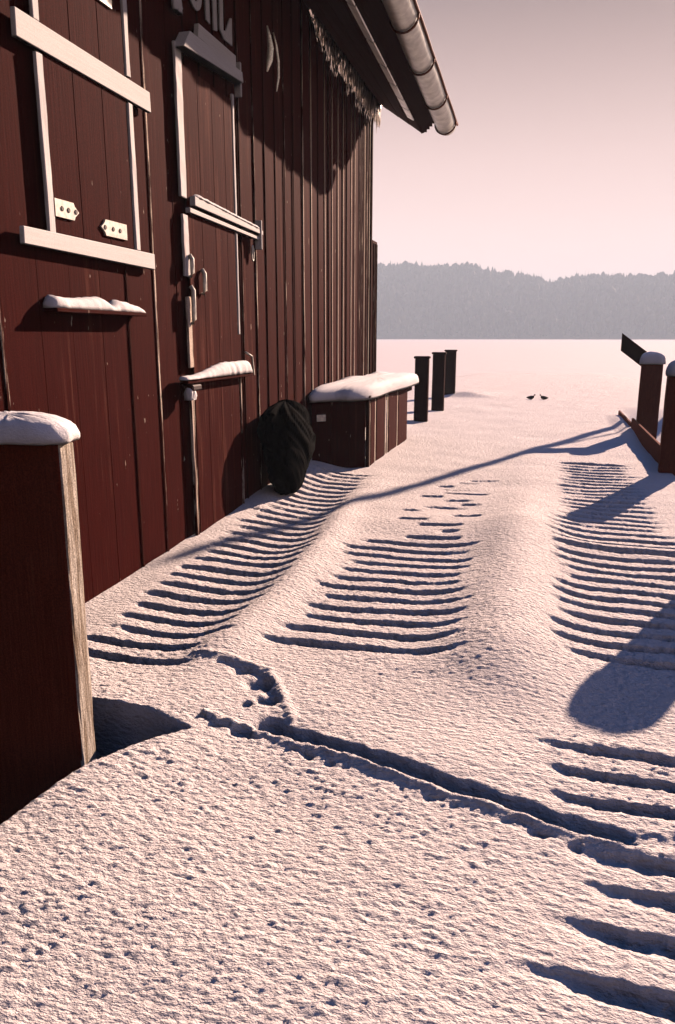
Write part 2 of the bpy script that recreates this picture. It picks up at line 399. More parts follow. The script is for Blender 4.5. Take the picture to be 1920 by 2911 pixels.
def snow_h(X, Y):
    z = snow_base(X, Y)
    z = z + 0.022 * perlin(X / 1.1, Y / 1.1, 1) + 0.010 * perlin(X / .42, Y / .34, 2)
    # plank grooves
    wob = 0.026 * perlin(X / .35, Y / .5, 3) + 0.013 * perlin(X / .07, Y / .06, 9) + .006 * perlin(X / .025, Y / .025, 19)
    ed = 0.5 + 0.5 * perlin(X / .09, Y / .12, 4)
    g_ = np.zeros_like(z)
    for (yk, xl, xr, dep, soft) in GP:
        rows = np.where((Y[:, 0] > yk - .2) & (Y[:, 0] < yk + .2))[0]
        if len(rows) == 0: continue
        a, b_ = rows[0], rows[-1] + 1
        x = X[a:b_]; dy = Y[a:b_] + wob[a:b_] - yk
        hw = 0.029 if yk > 2.95 else (.024 if yk > 2.4 else 0.028)
        env = ss(xl - soft * .3, xl + soft, x + .05 * (ed[a:b_] - .5)) * (1 - ss(xr - soft, xr + soft * .3, x + .05 * (ed[a:b_] - .5)))
        # steep far lip, softer near side, mound of snow on the plank between
        brk = np.clip(.98 + .80 * perlin(x / .16, x * 0 + yk * 3.7, 23) + .5 * perlin(x / .05, x * 0 + yk * 5.1, 24), .12, 1.25)
        env = env * brk
        prof = np.where(dy > 0, np.exp(-(dy / (hw * .62)) ** 4), np.exp(-(np.abs(dy) / (hw * 1.35)) ** 2.2))
        lip = gauss((dy - hw * 1.9) / (hw * 1.0))
        g_[a:b_] = np.minimum(g_[a:b_], 0) - dep * env * prof + 0.26 * dep * env * lip
    z = z + g_
    # wind marks out on the lake
    z = z + 0.05 * np.clip(perlin(X / 1.6, Y / .8, 26) - .32, 0, 1) * ss(15, 19, Y)
    # animal track
    jx = X + .012 * perlin(X / .07, Y / .07, 5); jy = Y + .012 * perlin(X / .08, Y / .08, 6)
    reg = (Y[:, 0] < 3.6)
    r1 = np.where(reg)[0][-1] + 1
    x, y = jx[:r1], jy[:r1]
    dd, sg, al = poly_dist(x, y, TRACK)
    wid = .040 * (1 + .35 * perlin(al / .11, al * 0, 7))
    zz = -0.062 * np.exp(-(dd / wid) ** 4) * (1 - .8 * ss(1.42, 1.52, al))
    lump = 0.5 + 1.2 * perlin(x / .07, y / .06, 8)
    zz += 0.020 * gauss((sg + .066) / .022) * np.clip(.6 + .5 * lump, .2, 2) * (dd < .3) * (1 - ss(1.4, 1.55, al))
    zz -= 0.040 * gauss((sg + .11) / .024) * np.clip(lump * 1.7 - 1.0, 0, 1.2) * (dd < .4) * (1 - ss(1.25, 1.45, al))
    d2, s2, a2 = poly_dist(x, y, THIN)
    zz -= 0.017 * np.exp(-(d2 / .024) ** 4)
    zz += 0.012 * gauss((s2 - .06) / .02) * (d2 < .2)
    for (px, py, pr, pd) in PITS:
        zz -= pd * np.exp(-(np.hypot(x - px, (y - py) * 1.15) / pr) ** 4)
    z[:r1] += zz
    # crust texture
    amp = 1.05 - 0.45 * ss(4.0, 8.0, Y)
    calm = 1 - .75 * gauss((X + 2.62) / .3) * ss(3, 4, Y)
    patch = np.clip(0.92 + 0.7 * perlin(X / .8, Y / .7, 11), .6, 1.25)
    def rp_(a, sx, sy, sd): return perlin((X * math.cos(a) + Y * math.sin(a)) / sx, (Y * math.cos(a) - X * math.sin(a)) / sy, sd)
    tex = 0.0045 * rp_(.15, .13, .055, 12) + 0.0062 * rp_(-.22, .060, .025, 13) + 0.0066 * rp_(.28, .040, .0175, 16) + 0.0058 * rp_(-.1, .025, .0125, 14) + 0.0040 * rp_(.4, .017, .0115, 18)
    tex = np.where(tex < 0, tex * .44, tex * .75)
    tex = tex + 0.0022 * (np.random.default_rng(5).random(X.shape) - .5) * (Y < 6)
    dim = np.clip(perlin(X / .06, Y / .035, 15) - .30, 0, 1)
    z = z + amp * calm * patch * (tex - 0.0 * dim)
    return z

xs = np.concatenate([np.linspace(-9, -2.95, 36, endpoint=False), np.linspace(-2.95, 1.52, 590), np.linspace(1.54, 2.0, 12), np.linspace(2.2, 12.5, 30)])
ys = [0.25]
while ys[-1] < 60: ys.append(ys[-1] + max(0.0062, 0.0024 * ys[-1] ** 1.15))
ys = np.array(ys)
XX, YY = np.meshgrid(xs, ys)
ZZ = snow_h(XX, YY)

def grid_mesh(name, X, Y, Z, smooth=True):
    ny, nx = X.shape
    me = bpy.data.meshes.new(name)
    me.vertices.add(nx * ny)
    me.vertices.foreach_set('co', np.stack([X, Y, Z], -1).astype(np.float32).ravel())
    idx = np.arange(nx * ny).reshape(ny, nx)
    q = np.stack([idx[:-1, :-1], idx[:-1, 1:], idx[1:, 1:], idx[1:, :-1]], -1).reshape(-1, 4)
    n = len(q)
    me.loops.add(n * 4); me.loops.foreach_set('vertex_index', q.ravel().astype(np.int32))
    me.polygons.add(n)
    me.polygons.foreach_set('loop_start', np.arange(0, n * 4, 4, dtype=np.int32))
    me.polygons.foreach_set('loop_total', np.full(n, 4, dtype=np.int32))
    me.polygons.foreach_set('use_smooth', np.full(n, smooth, dtype=bool))
    me.update(calc_edges=True); me.validate()
    return me

tag(link('snow_ground', grid_mesh('snow_ground', XX, YY, ZZ), M['snow']), 'rippled snow lying over the plank walkway', None, None, 'structure')

def zat(x, y):
    i = int(np.clip(np.searchsorted(ys, y), 1, len(ys) - 1)); j = int(np.clip(np.searchsorted(xs, x), 1, len(xs) - 1))
    return float(ZZ[i, j])

# the frozen lake
lx = np.concatenate([-np.geomspace(2400, 12, 40), np.linspace(-10, 10, 30), np.geomspace(12, 2400, 40)])
LX, LY = np.meshgrid(lx, lx)
LZ = -0.52 + 0.05 * perlin(LX / 7.0, LY / 9.0, 20) * (np.hypot(LX, LY) < 400)
tag(link('frozen_lake', grid_mesh('frozen_lake', LX, LY, LZ), M['lake']), 'flat snow covered lake reaching to the wooded shore', None, None, 'structure')

# ------------------------------------------------------------------ far shore
AZ = [-90, -60, -40, -25, -16, -12.3, -10.4, -7.9, -5.9, -3.65, -1.7, -0.25, 1.2, 3.5, 5.3, 7.9, 12, 20, 35, 60, 90]
EL = [3.0, 3.6, 4.2, 4.6, 5.0, 5.1, 5.17, 5.02, 5.09, 4.54, 4.35, 3.9, 4.1, 4.2, 4.08, 4.1, 4.3, 4.0, 3.4, 3.0, 2.6]
SHORE, CREST = 640.0, 790.0
TREE_H = 15.0
def crest_h(az): return CREST * np.tan(np.radians(np.interp(az, AZ, EL))) + EYE - TREE_H * 0.9
az = np.linspace(-90, 90, 361)
rr = np.array([SHORE - 12, SHORE, 665, 690, 715, 740, 765, CREST, 850, 950, 1100])
A2, R2 = np.meshgrid(az, rr)
prof = np.interp(R2, [SHORE - 12, SHORE, 690, 740, CREST, 1100], [-0.02, 0.0, .36, .72, 1.0, 0.85])
HZ = crest_h(A2) * prof + 2.5 * perlin(A2 * 1.3, R2 / 30, 22) * ss(SHORE, 700, R2) - 0.55 - 0.5 * (R2 < SHORE)
HXm, HYm = R2 * np.sin(np.radians(A2)), R2 * np.cos(np.radians(A2))
tag(link('hill', grid_mesh('hill', HXm, HYm, HZ), M['hill']), 'low ridge along the far lake shore', None, None, 'structure')

def forest():
    V, F = [], []
    n = 0
    r_ = random.Random(5)
    N_T = 8200
    for i in range(N_T):
        a = r_.uniform(-30, 26)
        if i < 1500: rad = r_.uniform(CREST - 14, CREST + 6)
        else: rad = SHORE + 3 + (CREST + 10 - SHORE) * r_.random() ** 0.9
        p_ = float(np.interp(rad, [SHORE, 690, 740, CREST, 1100], [0, .36, .72, 1.0, .85]))
        z0 = float(crest_h(a)) * p_ - 1.2
        x0, y0 = rad * math.sin(R(a)), rad * math.cos(R(a))
        h = TREE_H * r_.uniform(.55, 1.12) * (1.12 if r_.random() < .1 else 1)
        wd = h * r_.uniform(.13, .27)
        kind = r_.random()
        th0 = r_.uniform(0, 6.28)
        if kind < .45:    # bare broadleaf: trunk and a few upright ragged limbs
            rings = [(0, .05), (.35, .07), (.5, .65), (.7, 1.0), (.88, .7), (1.0, .1)]
        else:             # conifer, tiers
            rings = [(0, .08), (.12, .9), (.4, .55), (.42, .8), (.68, .35), (.7, .52), (1.0, .03)]
        seg = 5
        for (hh, ww) in rings:
            for k in range(seg):
                th = th0 + 6.283 * k / seg
                q = wd * ww * r_.uniform(.55, 1.35)
                V.append((x0 + q * math.cos(th), y0 + q * math.sin(th), z0 + h * hh + (r_.uniform(-.05, .05) * h if 0 < hh < 1 else 0)))
        for j in range(len(rings) - 1):
            for k in range(seg):
                F.append((n + j * seg + k, n + j * seg + (k + 1) % seg, n + (j + 1) * seg + (k + 1) % seg, n + (j + 1) * seg + k))
        n += len(rings) * seg
        if r_.random() < .3:   # thin leader standing above the crown
            s = .16
            V.extend([(x0 - s, y0, z0 + h * .8), (x0 + s, y0, z0 + h * .8), (x0, y0 + s, z0 + h * .8), (x0, y0, z0 + h * r_.uniform(1.1, 1.25))])
            F.extend([(n, n + 1, n + 3), (n + 1, n + 2, n + 3), (n + 2, n, n + 3)]); n += 4
    return mesh('forest', V, F)
tag(link('forest', forest(), M['tree']), 'hazy grey winter forest covering the far shore', 'forest', None, 'stuff')

# ------------------------------------------------------------------ boathouse
WX = -2.75
Y0, Y1 = -0.6, 12.0
house = empty('boathouse', (WX, 6.0, 0))
tag(house, 'dark oxblood wooden boathouse with vertical boards and white trim', 'boathouse')
_inv = Matrix.Translation(house.location).inverted()
def hp(o):
    o.parent = house; o.matrix_parent_inverse = _inv
    return o
def hbox(name, *a, mat, **kw): return hp(box(name, *a, mat, None, **kw))

ROOF_EDGE = lambda y: 4.60 + 0.056 * (12.2 - max(y, 4.0))

# vertical wall boards and battens
pale_at = {3.44: .28, 4.72: .1, 5.10: .30, 5.99: .10, 6.756: .22, 7.11: .24, 7.98: .20, 8.61: .34, 8.92: .48, 9.48: .56, 9.815: .54, 10.097: .62, 10.36: .48, 10.793: .56, 11.0: .44, 11.6: .5, 11.92: .4, 9.2: .12, 9.65: .18, 10.55: .2, 11.3: .22, 11.45: .2, 11.76: .24}
edges = sorted(list(pale_at) + [-0.6, -0.25, .1, .42, .75, 1.1, 1.4, 1.72, 2.05, 2.4, 2.74, 3.1, 3.78, 4.08, 4.4, 5.45, 5.73, 6.27, 6.52, 7.4, 7.7, 8.28])
edges = [e_ for e_ in edges if e_ < 11.95] + [12.0]
for a, b_ in zip(edges[:-1], edges[1:]):
    off = random.uniform(-.004, .006)
    gp = .0008 if b_ < 5.5 else .002
    o_ = hbox('wall_board', WX - .03, WX + off * (.3 if b_ < 5.5 else 1), a + gp, b_ - gp, -.45, 5.12, mat=M['wall'], bev=.0012 if b_ < 5.5 else .003)
    o_['wear'] = random.uniform(-.08, .06)
for e_ in edges[1:-1]:
    if e_ < 5.5 and e_ not in pale_at: continue
    wv = pale_at.get(e_, random.uniform(-.15, .08))
    hw = .012 if e_ in pale_at else .016
    o_ = hbox('batten', WX + .0065, WX + (.016 if e_ > 5.6 else .011), e_ - hw, e_ + hw, -.45, 5.04, mat=M['batten'], bev=.003, cuts=24, jit=.0012)
    o_['wear'] = wv
# corner boards: the lower one is wider
o_ = hbox('corner_board', WX - .12, WX + .03, 12.002, 12.06, -.4, 5.05, mat=M['batten'], bev=.004); o_['wear'] = .08
o_ = hbox('corner_board', WX - .14, WX + .034, 12.062, 12.40, -.4, 3.06, mat=M['wall'], bev=.004); o_['wear'] = .0
for yy in (12.14, 12.25, 12.35):
    o_ = hbox('batten', WX + .036, WX + .05, yy - .014, yy + .014, -.4, 3.02, mat=M['batten'], bev=.003); o_['wear'] = .18
# the other walls and the roof
WB = -8.6
RZ = 5.06 + 0.645 * (WX - (WX + WB) / 2)
MIDX = (WX + WB) / 2
hp(link('gable_wall', fix_normals(mesh('gable_wall', [(WX - .031, 11.99, -.45), (WB, 11.99, -.45), (WB, 11.99, 5.02), (MIDX, 11.99, RZ - .05), (WX - .031, 11.99, 5.02),
    (WX - .031, 11.9, -.45), (WB, 11.9, -.45), (WB, 11.9, 5.02), (MIDX, 11.9, RZ - .05), (WX - .031, 11.9, 5.02)],
    [(0, 1, 2, 3, 4), (5, 6, 7, 8, 9), (0, 1, 6, 5), (1, 2, 7, 6), (2, 3, 8, 7), (3, 4, 9, 8), (4, 0, 5, 9)])), M['wall']))
hp(link('gable_wall', fix_normals(mesh('gable_wall', [(WX - .031, -.5, -.45), (WB, -.5, -.45), (WB, -.5, 5.02), (MIDX, -.5, RZ - .05), (WX - .031, -.5, 5.02),
    (WX - .031, -.58, -.45), (WB, -.58, -.45), (WB, -.58, 5.02), (MIDX, -.58, RZ - .05), (WX - .031, -.58, 5.02)],
    [(0, 1, 2, 3, 4), (5, 6, 7, 8, 9), (0, 1, 6, 5), (1, 2, 7, 6), (2, 3, 8, 7), (3, 4, 9, 8), (4, 0, 5, 9)])), M['wall']))
hbox('rear_wall', WB - .05, WB - .002, -.6, 12.0, -.45, 5.0, mat=M['wall'])

def sweep_y(name, prof_fn, y_list, mat, closed=True, cap=True):
    v, f = [], []
    n = len(prof_fn(y_list[0]))
    for y in y_list:
        for (x, z) in prof_fn(y): v.append((x, y, z))
    for i in range(len(y_list) - 1):
        for k in range(n if closed else n - 1):
            f.append((i * n + k, i * n + (k + 1) % n, (i + 1) * n + (k + 1) % n, (i + 1) * n + k))
    if cap and closed:
        f.append(tuple(range(n))); f.append(tuple((len(y_list) - 1) * n + k for k in range(n)))
    return fix_normals(mesh(name, v, f))

YS = [-1.0, 4.0, 6, 8, 10, 11, 12.30]
# soffit boards, running along the eave
XE = -2.035
nb = 4
for k in range(nb):
    def prof(y, k=k):
        e_ = ROOF_EDGE(y)
        xa, xb = WX + .03 + (XE - WX - .03) * k / nb + .003, WX + .03 + (XE - WX - .03) * (k + 1) / nb - .003
        za = 5.06 + (e_ - 5.06) * k / nb; zb = 5.06 + (e_ - 5.06) * (k + 1) / nb
        return [(xa, za), (xb, zb), (xb, zb + .025), (xa, za + .025)]
    hp(link('soffit_board', sweep_y('soffit_board', prof, YS, None), M['soffit']))
# fascia, stepping out to the gutter
def prof(y):
    e_ = ROOF_EDGE(y); return [(XE + .002, e_ - .012), (XE + .045, e_ - .002), (XE + .20, e_ + .15), (XE + .17, e_ + .19)]
hp(link('fascia_board', sweep_y('fascia_board', prof, YS, None), M['soffit']))
# rough board ends at the eave corner
for k in range(4):
    hbox('board_end', XE + .05 + k * .04, XE + .082 + k * .04, 12.302, 12.335, 4.605 + k * .037, 4.70 + k * .03, mat=M['soffit'], bev=.003)
# roof deck and its snow
def prof(y):
    e_ = ROOF_EDGE(y)
    return [(XE + .30, e_ + .155), (XE + .30, e_ + .20), (XE + .1, e_ + .30), (MIDX, RZ + .22), (MIDX, RZ + .10), (WX - .2, 5.25), (XE + .16, e_ + .20)]  # edge extended over the gutter to stop sun passing through the gap
hp(link('roof', sweep_y('roof', prof, YS, None), M['roof']))
hp(link('roof', fix_normals(mesh('roof', [(MIDX, -1, RZ + .10), (MIDX, 12.3, RZ + .10), (WB - .6, 12.3, 4.75), (WB - .6, -1, 4.75), (MIDX, -1, RZ + .22), (MIDX, 12.3, RZ + .22), (WB - .6, 12.3, 4.87), (WB - .6, -1, 4.87)],
    [(0, 1, 2, 3), (4, 5, 6, 7), (0, 1, 5, 4), (1, 2, 6, 5), (2, 3, 7, 6), (3, 0, 4, 7)])), M['roof']))
# white lath under the eave, in lengths with dark gaps
yl = [3.0, 6.2, 8.2, 9.05, 9.75, 10.35, 10.85, 11.25, 11.7]
for a, b_ in zip(yl[:-1], yl[1:]):
    def prof(y):
        e_ = ROOF_EDGE(y); f_ = .93
        x = WX + (XE - WX) * f_; z = 5.06 + (e_ - 5.06) * f_
        return [(x - .045, z + .016), (x + .045, z - .035), (x + .038, z - .050), (x - .052, z + .001)]
    hp(link('eave_lath', sweep_y('eave_lath', prof, [a + .02, b_ - .02], None), M['lath']))

# gutter
GXc, GR = -1.665, .148
gz = lambda y: ROOF_EDGE(y) + .10
def gut(y):
    c = gz(y); pts = []
    for k in range(15):
        th = math.pi + math.pi * k / 14
        pts.append((GXc + GR * math.cos(th), c + GR * math.sin(th)))
    for k in range(15):
        th = 2 * math.pi - math.pi * k / 14
        pts.append((GXc + (GR - .006) * math.cos(th), c + (GR - .006) * math.sin(th)))
    return pts
gyl = list(np.linspace(-1, 12.36, 24))
me = sweep_y('gutter', gut, gyl, None)
me.polygons.foreach_set('use_smooth', [True] * len(me.polygons))
gut_o = hp(link('gutter', me, M['gutter']))
cpts = [(GXc + (GR - .007) * math.cos(math.pi + math.pi * k / 14), 12.345, gz(12.36) + (GR - .007) * math.sin(math.pi + math.pi * k / 14)) for k in range(15)]
cp2 = [(p_[0], 12.353, p_[2]) for p_ in cpts]
hp(link('gutter_end', fix_normals(mesh('gutter_end', cpts + cp2, [tuple(range(15)), tuple(range(15, 30))] + [(k, k + 1, 16 + k, 15 + k) for k in range(14)])), M['gutter']))
bead = hp(tube_obj('gutter_lip', [(GXc + GR + .012, y + .0, gz(y) + .004 + .006 * math.sin(y * 5)) for y in np.linspace(-1, 12.38, 40)], .017, M['bracket']))
for y in (12.28, 11.2, 10.0, 8.85, 7.6, 6.3, 5.0):
    pts = [(GXc + (GR + .013) * math.cos(math.pi + math.pi * k / 12), y - .10 * k / 12 * (1 if k < 9 else .9), gz(y) + (GR + .013) * math.sin(math.pi + math.pi * k / 12)) for k in range(13)]
    hp(tube_obj('gutter_bracket', pts, .013, M['bracket'], seg=6))

# hatch with white frame boards and strap hinges
def trim(name, y0, y1, z0, z1, x0=.028, x1=.052, mat='white', wear=-.1, **kw):
    o_ = hbox(name, WX + x0, WX + x1, y0, y1, z0, z1, mat=M[mat], bev=.004, **kw); o_['wear'] = wear; return o_
# hatch leaf
for k, (a, b_) in enumerate(((3.93, 4.20), (4.203, 4.50), (4.503, 4.79))):
    o_ = hbox('hatch_board', WX + .028, WX + .040, a, b_, 2.17, 4.35, mat=M['wall'], bev=.003); o_['wear'] = -.1
trim('hatch_strip', 3.862, 3.920, 2.165, 3.07, mat='white_v', x1=.05, cuts=8, jit=.0015)
trim('hatch_strip', 3.866, 3.920, 3.225, 4.40, mat='white_v', x1=.05, cuts=8, jit=.0015)
trim('hatch_strip', 4.800, 4.855, 2.165, 3.07, mat='white_v', x1=.05, cuts=8, jit=.0015)
trim('hatch_strip', 4.800, 4.850, 3.225, 4.40, mat='white_v', x1=.05, cuts=8, jit=.0015)
def slant(name, pts4, x0, x1, mat):
    v = [(x0, y, z) for y, z in pts4] + [(x1, y, z) for y, z in pts4]
    me_ = fix_normals(mesh(name, v, [(0, 1, 2, 3), (4, 5, 6, 7), (0, 1, 5, 4), (1, 2, 6, 5), (2, 3, 7, 6), (3, 0, 4, 7)]))
    bm = bmesh.new(); bm.from_mesh(me_); bmesh.ops.bevel(bm, geom=bm.edges[:], offset=.004, segments=1, affect='EDGES'); bm.to_mesh(me_); bm.free()
    o_ = hp(link(name, me_, M[mat])); o_['wear'] = -.12; return o_
slant('hatch_rail', [(3.70, 3.085), (5.085, 3.078), (5.08, 3.205), (3.705, 3.222)], WX + .028, WX + .058, 'white')
slant('hatch_rail', [(3.62, 2.078), (5.03, 2.058), (5.03, 2.162), (3.625, 2.168)], WX + .028, WX + .058, 'white')
def hinge(y0, y1, z, flip, hgt=.095):
    a = y1 - y0
    pr = [(y0, -hgt / 2), (y1 - .05, -hgt / 2), (y1 - .04, -hgt * .3), (y1, 0), (y1 - .04, hgt * .3), (y1 - .05, hgt / 2), (y0, hgt / 2)]
    if flip: pr = [(y0 + y1 - y_, dz) for y_, dz in pr]
    n = len(pr)
    v = [(WX + .0405, y_, z + dz) for y_, dz in pr] + [(WX + .0535, y_, z + dz) for y_, dz in pr]
    f = [tuple(range(n)), tuple(range(n, 2 * n))] + [(k, (k + 1) % n, n + (k + 1) % n, n + k) for k in range(n)]
    h_ = hp(link('strap_hinge', fix_normals(mesh('strap_hinge', v, f)), M['hinge']))
    for q in (.28, .55, .86):
        yb = y0 + a * q if not flip else y1 - a * q
        v_, f_ = tube([(WX + .052, yb, z), (WX + .058, yb, z)], [.016, .012], 10)
        link('bolt', fix_normals(mesh('bolt', v_, f_)), M['bolt'], h_)
hinge(3.921, 4.15, 2.305, False); hinge(4.38, 4.68, 2.262, True)
hinge(4.40, 4.66, 3.60, True)
# ledge below the hatch
hbox('ledge', WX + .0065, WX + .10, 3.80, 4.80, 1.735, 1.757, mat=M['wall'], bev=.003)

# door: leaf boards, strips, cross ledges, hood
for a, b_ in ((5.61, 5.86), (5.863, 6.12), (6.123, 6.36), (6.363, 6.53)):
    o_ = hbox('door_board', WX + .028, WX + .042, a, b_, -.3, 3.55, mat=M['wall'], bev=.003); o_['wear'] = random.uniform(-.02, .1)
trim('door_strip', 5.50, 5.60, 2.62, 3.66, mat='white_v', x1=.05, cuts=10, jit=.002, wear=-.12)
trim('door_strip', 5.515, 5.60, 2.05, 2.50, mat='white_v', x1=.05, cuts=8, jit=.002, wear=.0)
trim('door_strip', 5.53, 5.595, 1.36, 1.90, mat='batten', x1=.05, cuts=8, jit=.002, wear=.42)
trim('door_strip', 5.525, 5.58, -.3, 1.24, mat='batten', x1=.05, cuts=12, jit=.002, wear=.30)
trim('door_strip', 6.540, 6.575, 2.62, 3.60, mat='white_v', x1=.05, cuts=10, jit=.0015, wear=-.3)
trim('door_strip', 6.545, 6.572, 1.62, 2.49, mat='white_v', x1=.05, cuts=8, jit=.0015, wear=-.2)
trim('door_strip', 6.548, 6.570, -.3, 1.24, mat='batten', x1=.05, cuts=10, jit=.0015, wear=.28)
# hood over the door: sloping board on a lower board
slant('door_hood', [(5.50, 3.62), (6.63, 3.70), (6.61, 3.78), (5.62, 3.755)], WX + .028, WX + .12, 'white')
slant('door_hood', [(5.86, 3.80), (6.60, 3.795), (6.60, 3.905), (5.88, 3.90)], WX + .028, WX + .07, 'white')
trim('door_hood_cheek', 6.64, 6.665, 3.60, 3.87, x1=.09)
# middle ledge, two boards
slant('door_ledge', [(5.66, 2.575), (7.12, 2.535), (7.12, 2.575), (5.66, 2.645)], WX + .028, WX + .085, 'white')
slant('door_ledge', [(5.60, 2.518), (7.05, 2.485), (7.05, 2.512), (5.60, 2.555)], WX + .028, WX + .07, 'white')
trim('door_ledge_cheek', 7.05, 7.07, 2.40, 2.66, x1=.095)
# lower bar
hbox('door_bar', WX + .0435, WX + .11, 5.36, 6.72, 1.245, 1.275, mat=M['wall'], bev=.004)
hbox('latch', WX + .0435, WX + .13, 5.40, 5.56, 1.19, 1.235, mat=M['bolt'], bev=.01)
hp(tube_obj('latch_hook', [(WX + .06, 6.66, 1.46), (WX + .09, 6.74, 1.42), (WX + .09, 6.78, 1.25)], .011, M['hinge'], seg=6))
# handles and hasps near the door's left edge
for (y, z0, z1) in ((5.585, 2.05, 2.21), (5.80, 1.93, 2.12), (5.585, 1.70, 1.98)):
    hp(tube_obj('door_handle', [(WX + .055, y, z0), (WX + .075, y, z0 + .03), (WX + .075, y, z1 - .03), (WX + .055, y, z1)], .018, M['hinge'], seg=8))
hp(tube_obj('eye_bolt', [(WX + .03, 6.98 + .022 * math.sin(a), 2.36 + .07 * math.cos(a)) for a in np.linspace(0, 6.2, 14)], .008, M['hinge'], seg=6))
# pale letters of an old sign above the door (they run out of the frame at the top)
def stroke(polys, name='letter'):
    v, f = [], []
    for p_ in polys:
        n = len(p_); k = len(v)
        v += [(WX + .0175, y, z) for y, z in p_] + [(WX + .027, y, z) for y, z in p_]
        f += [tuple(range(k, k + n)), tuple(range(k + n, k + 2 * n))] + [(k + i, k + (i + 1) % n, k + n + (i + 1) % n, k + n + i) for i in range(n)]
    o_ = hp(link(name, fix_normals(mesh(name, v, f)), M['letter'])); o_['wear'] = -.06
    return o_
arc = [(5.93 + .115 * math.cos(q), 4.135 + .125 * math.sin(q)) for q in np.linspace(-2.5, .9, 12)]
arc2 = [(5.93 + .055 * math.cos(q), 4.135 + .065 * math.sin(q)) for q in np.linspace(.9, -2.5, 12)]
up = [(5.93 + .115 * math.cos(q), 4.36 + .115 * math.sin(q)) for q in np.linspace(.6, 4.2, 12)]
up2 = [(5.93 + .055 * math.cos(q), 4.36 + .055 * math.sin(q)) for q in np.linspace(4.2, .6, 12)]
stroke([arc + arc2, up + up2])
stroke([[(6.115, 4.01), (6.185, 4.0), (6.185, 4.48), (6.115, 4.48)], [(6.255, 3.985), (6.325, 4.0), (6.325, 4.48), (6.255, 4.48)], [(6.187, 4.21), (6.253, 4.21), (6.253, 4.28), (6.187, 4.28)]])
stroke([[(6.38, 4.03), (6.45, 3.99), (6.46, 4.48), (6.385, 4.48)], [(6.452, 3.985), (6.63, 3.99), (6.635, 4.20), (6.60, 4.19), (6.50, 4.06), (6.453, 4.05)]])

# ------------------------------------------------------------------ icicles
def icicle(name, x, y, z, L, r, mat, parent=None, bend=0.0):
    n = 7; pts, rad = [], []
    for k in range(n):
        q = k / (n - 1)
        pts.append((x + random.uniform(-.3, .3) * r, y + random.uniform(-.4, .4) * r + bend * q * q, z - L * q))
        rad.append(max(.0015, r * (1 - q) ** .7 * random.uniform(.85, 1.2)))
    return tube_obj(name, pts, rad, mat, parent, seg=7)
fr = empty('icicle_fringe', (WX + .06, 10.8, 5.04))
tag(fr, 'ragged pale fringe of icicles under the eave along the wall top', 'icicles')
finv = Matrix.Translation(fr.location).inverted()
# frozen curtain behind the icicles
yy = np.linspace(8.75, 12.36, 74)
dep = np.interp(yy, [8.75, 9.1, 10, 12.36], [.03, .18, .24, .30]) * (0.85 + .3 * rng.random(74))
v, f = [], []
for i, y in enumerate(yy):
    x = WX + .046 + rng.uniform(-.006, .006)
    v += [(x, y, 5.045), (x + .008, y, 5.045 - dep[i] * .5), (x, y, 5.045 - dep[i]), (x + .028, y, 5.045), (x + .030, y, 5.045 - dep[i] * .5), (x + .012, y, 5.045 - dep[i])]
for i in range(len(yy) - 1):
    a = i * 6; b_ = a + 6
    f += [(a, a + 1, b_ + 1, b_), (a + 1, a + 2, b_ + 2, b_ + 1), (a + 3, a + 4, b_ + 4, b_ + 3), (a + 4, a + 5, b_ + 5, b_ + 4), (a + 2, a + 5, b_ + 5, b_ + 2), (a, a + 3, b_ + 3, b_)]
f += [(0, 1, 4, 3), (1, 2, 5, 4)]; k = (len(yy) - 1) * 6; f += [(k, k + 1, k + 4, k + 3), (k + 1, k + 2, k + 5, k + 4)]
o_ = link('ice_curtain', fix_normals(mesh('ice_curtain', v, f, True)), M['ice']); o_.parent = fr; o_.matrix_parent_inverse = finv
y = 8.85
while y < 12.36:
    L = float(np.interp(y, [8.8, 9.1, 9.6, 10.8, 12.36], [.12, .26, .32, .40, .44])) * random.uniform(.6, 1.12)
    o_ = icicle('icicle', WX + .07, y, 5.02, L, random.uniform(.018, .032), M['ice']); o_.parent = fr; o_.matrix_parent_inverse = finv
    y += random.uniform(.045, .085)
# loop of pale rope on the wall
tag(tube_obj('rope_strand', [(WX + .05, 7.43, 4.42), (WX + .06, 7.455, 4.34), (WX + .065, 7.475, 4.24), (WX + .06, 7.46, 4.14), (WX + .05, 7.41, 4.03)], [.006, .02, .032, .03, .008], M['rope']), 'thick pale frayed rope end hanging on the dark wall right of the door', 'rope')
tag(tube_obj('rope_strand', [(WX + .05, 7.60, 4.42), (WX + .06, 7.655, 4.33), (WX + .065, 7.69, 4.2), (WX + .06, 7.70, 4.06), (WX + .05, 7.67, 3.93)], [.006, .010, .013, .013, .005], M['rope']), 'thin pale curved cord hanging beside the thick rope end', 'rope')

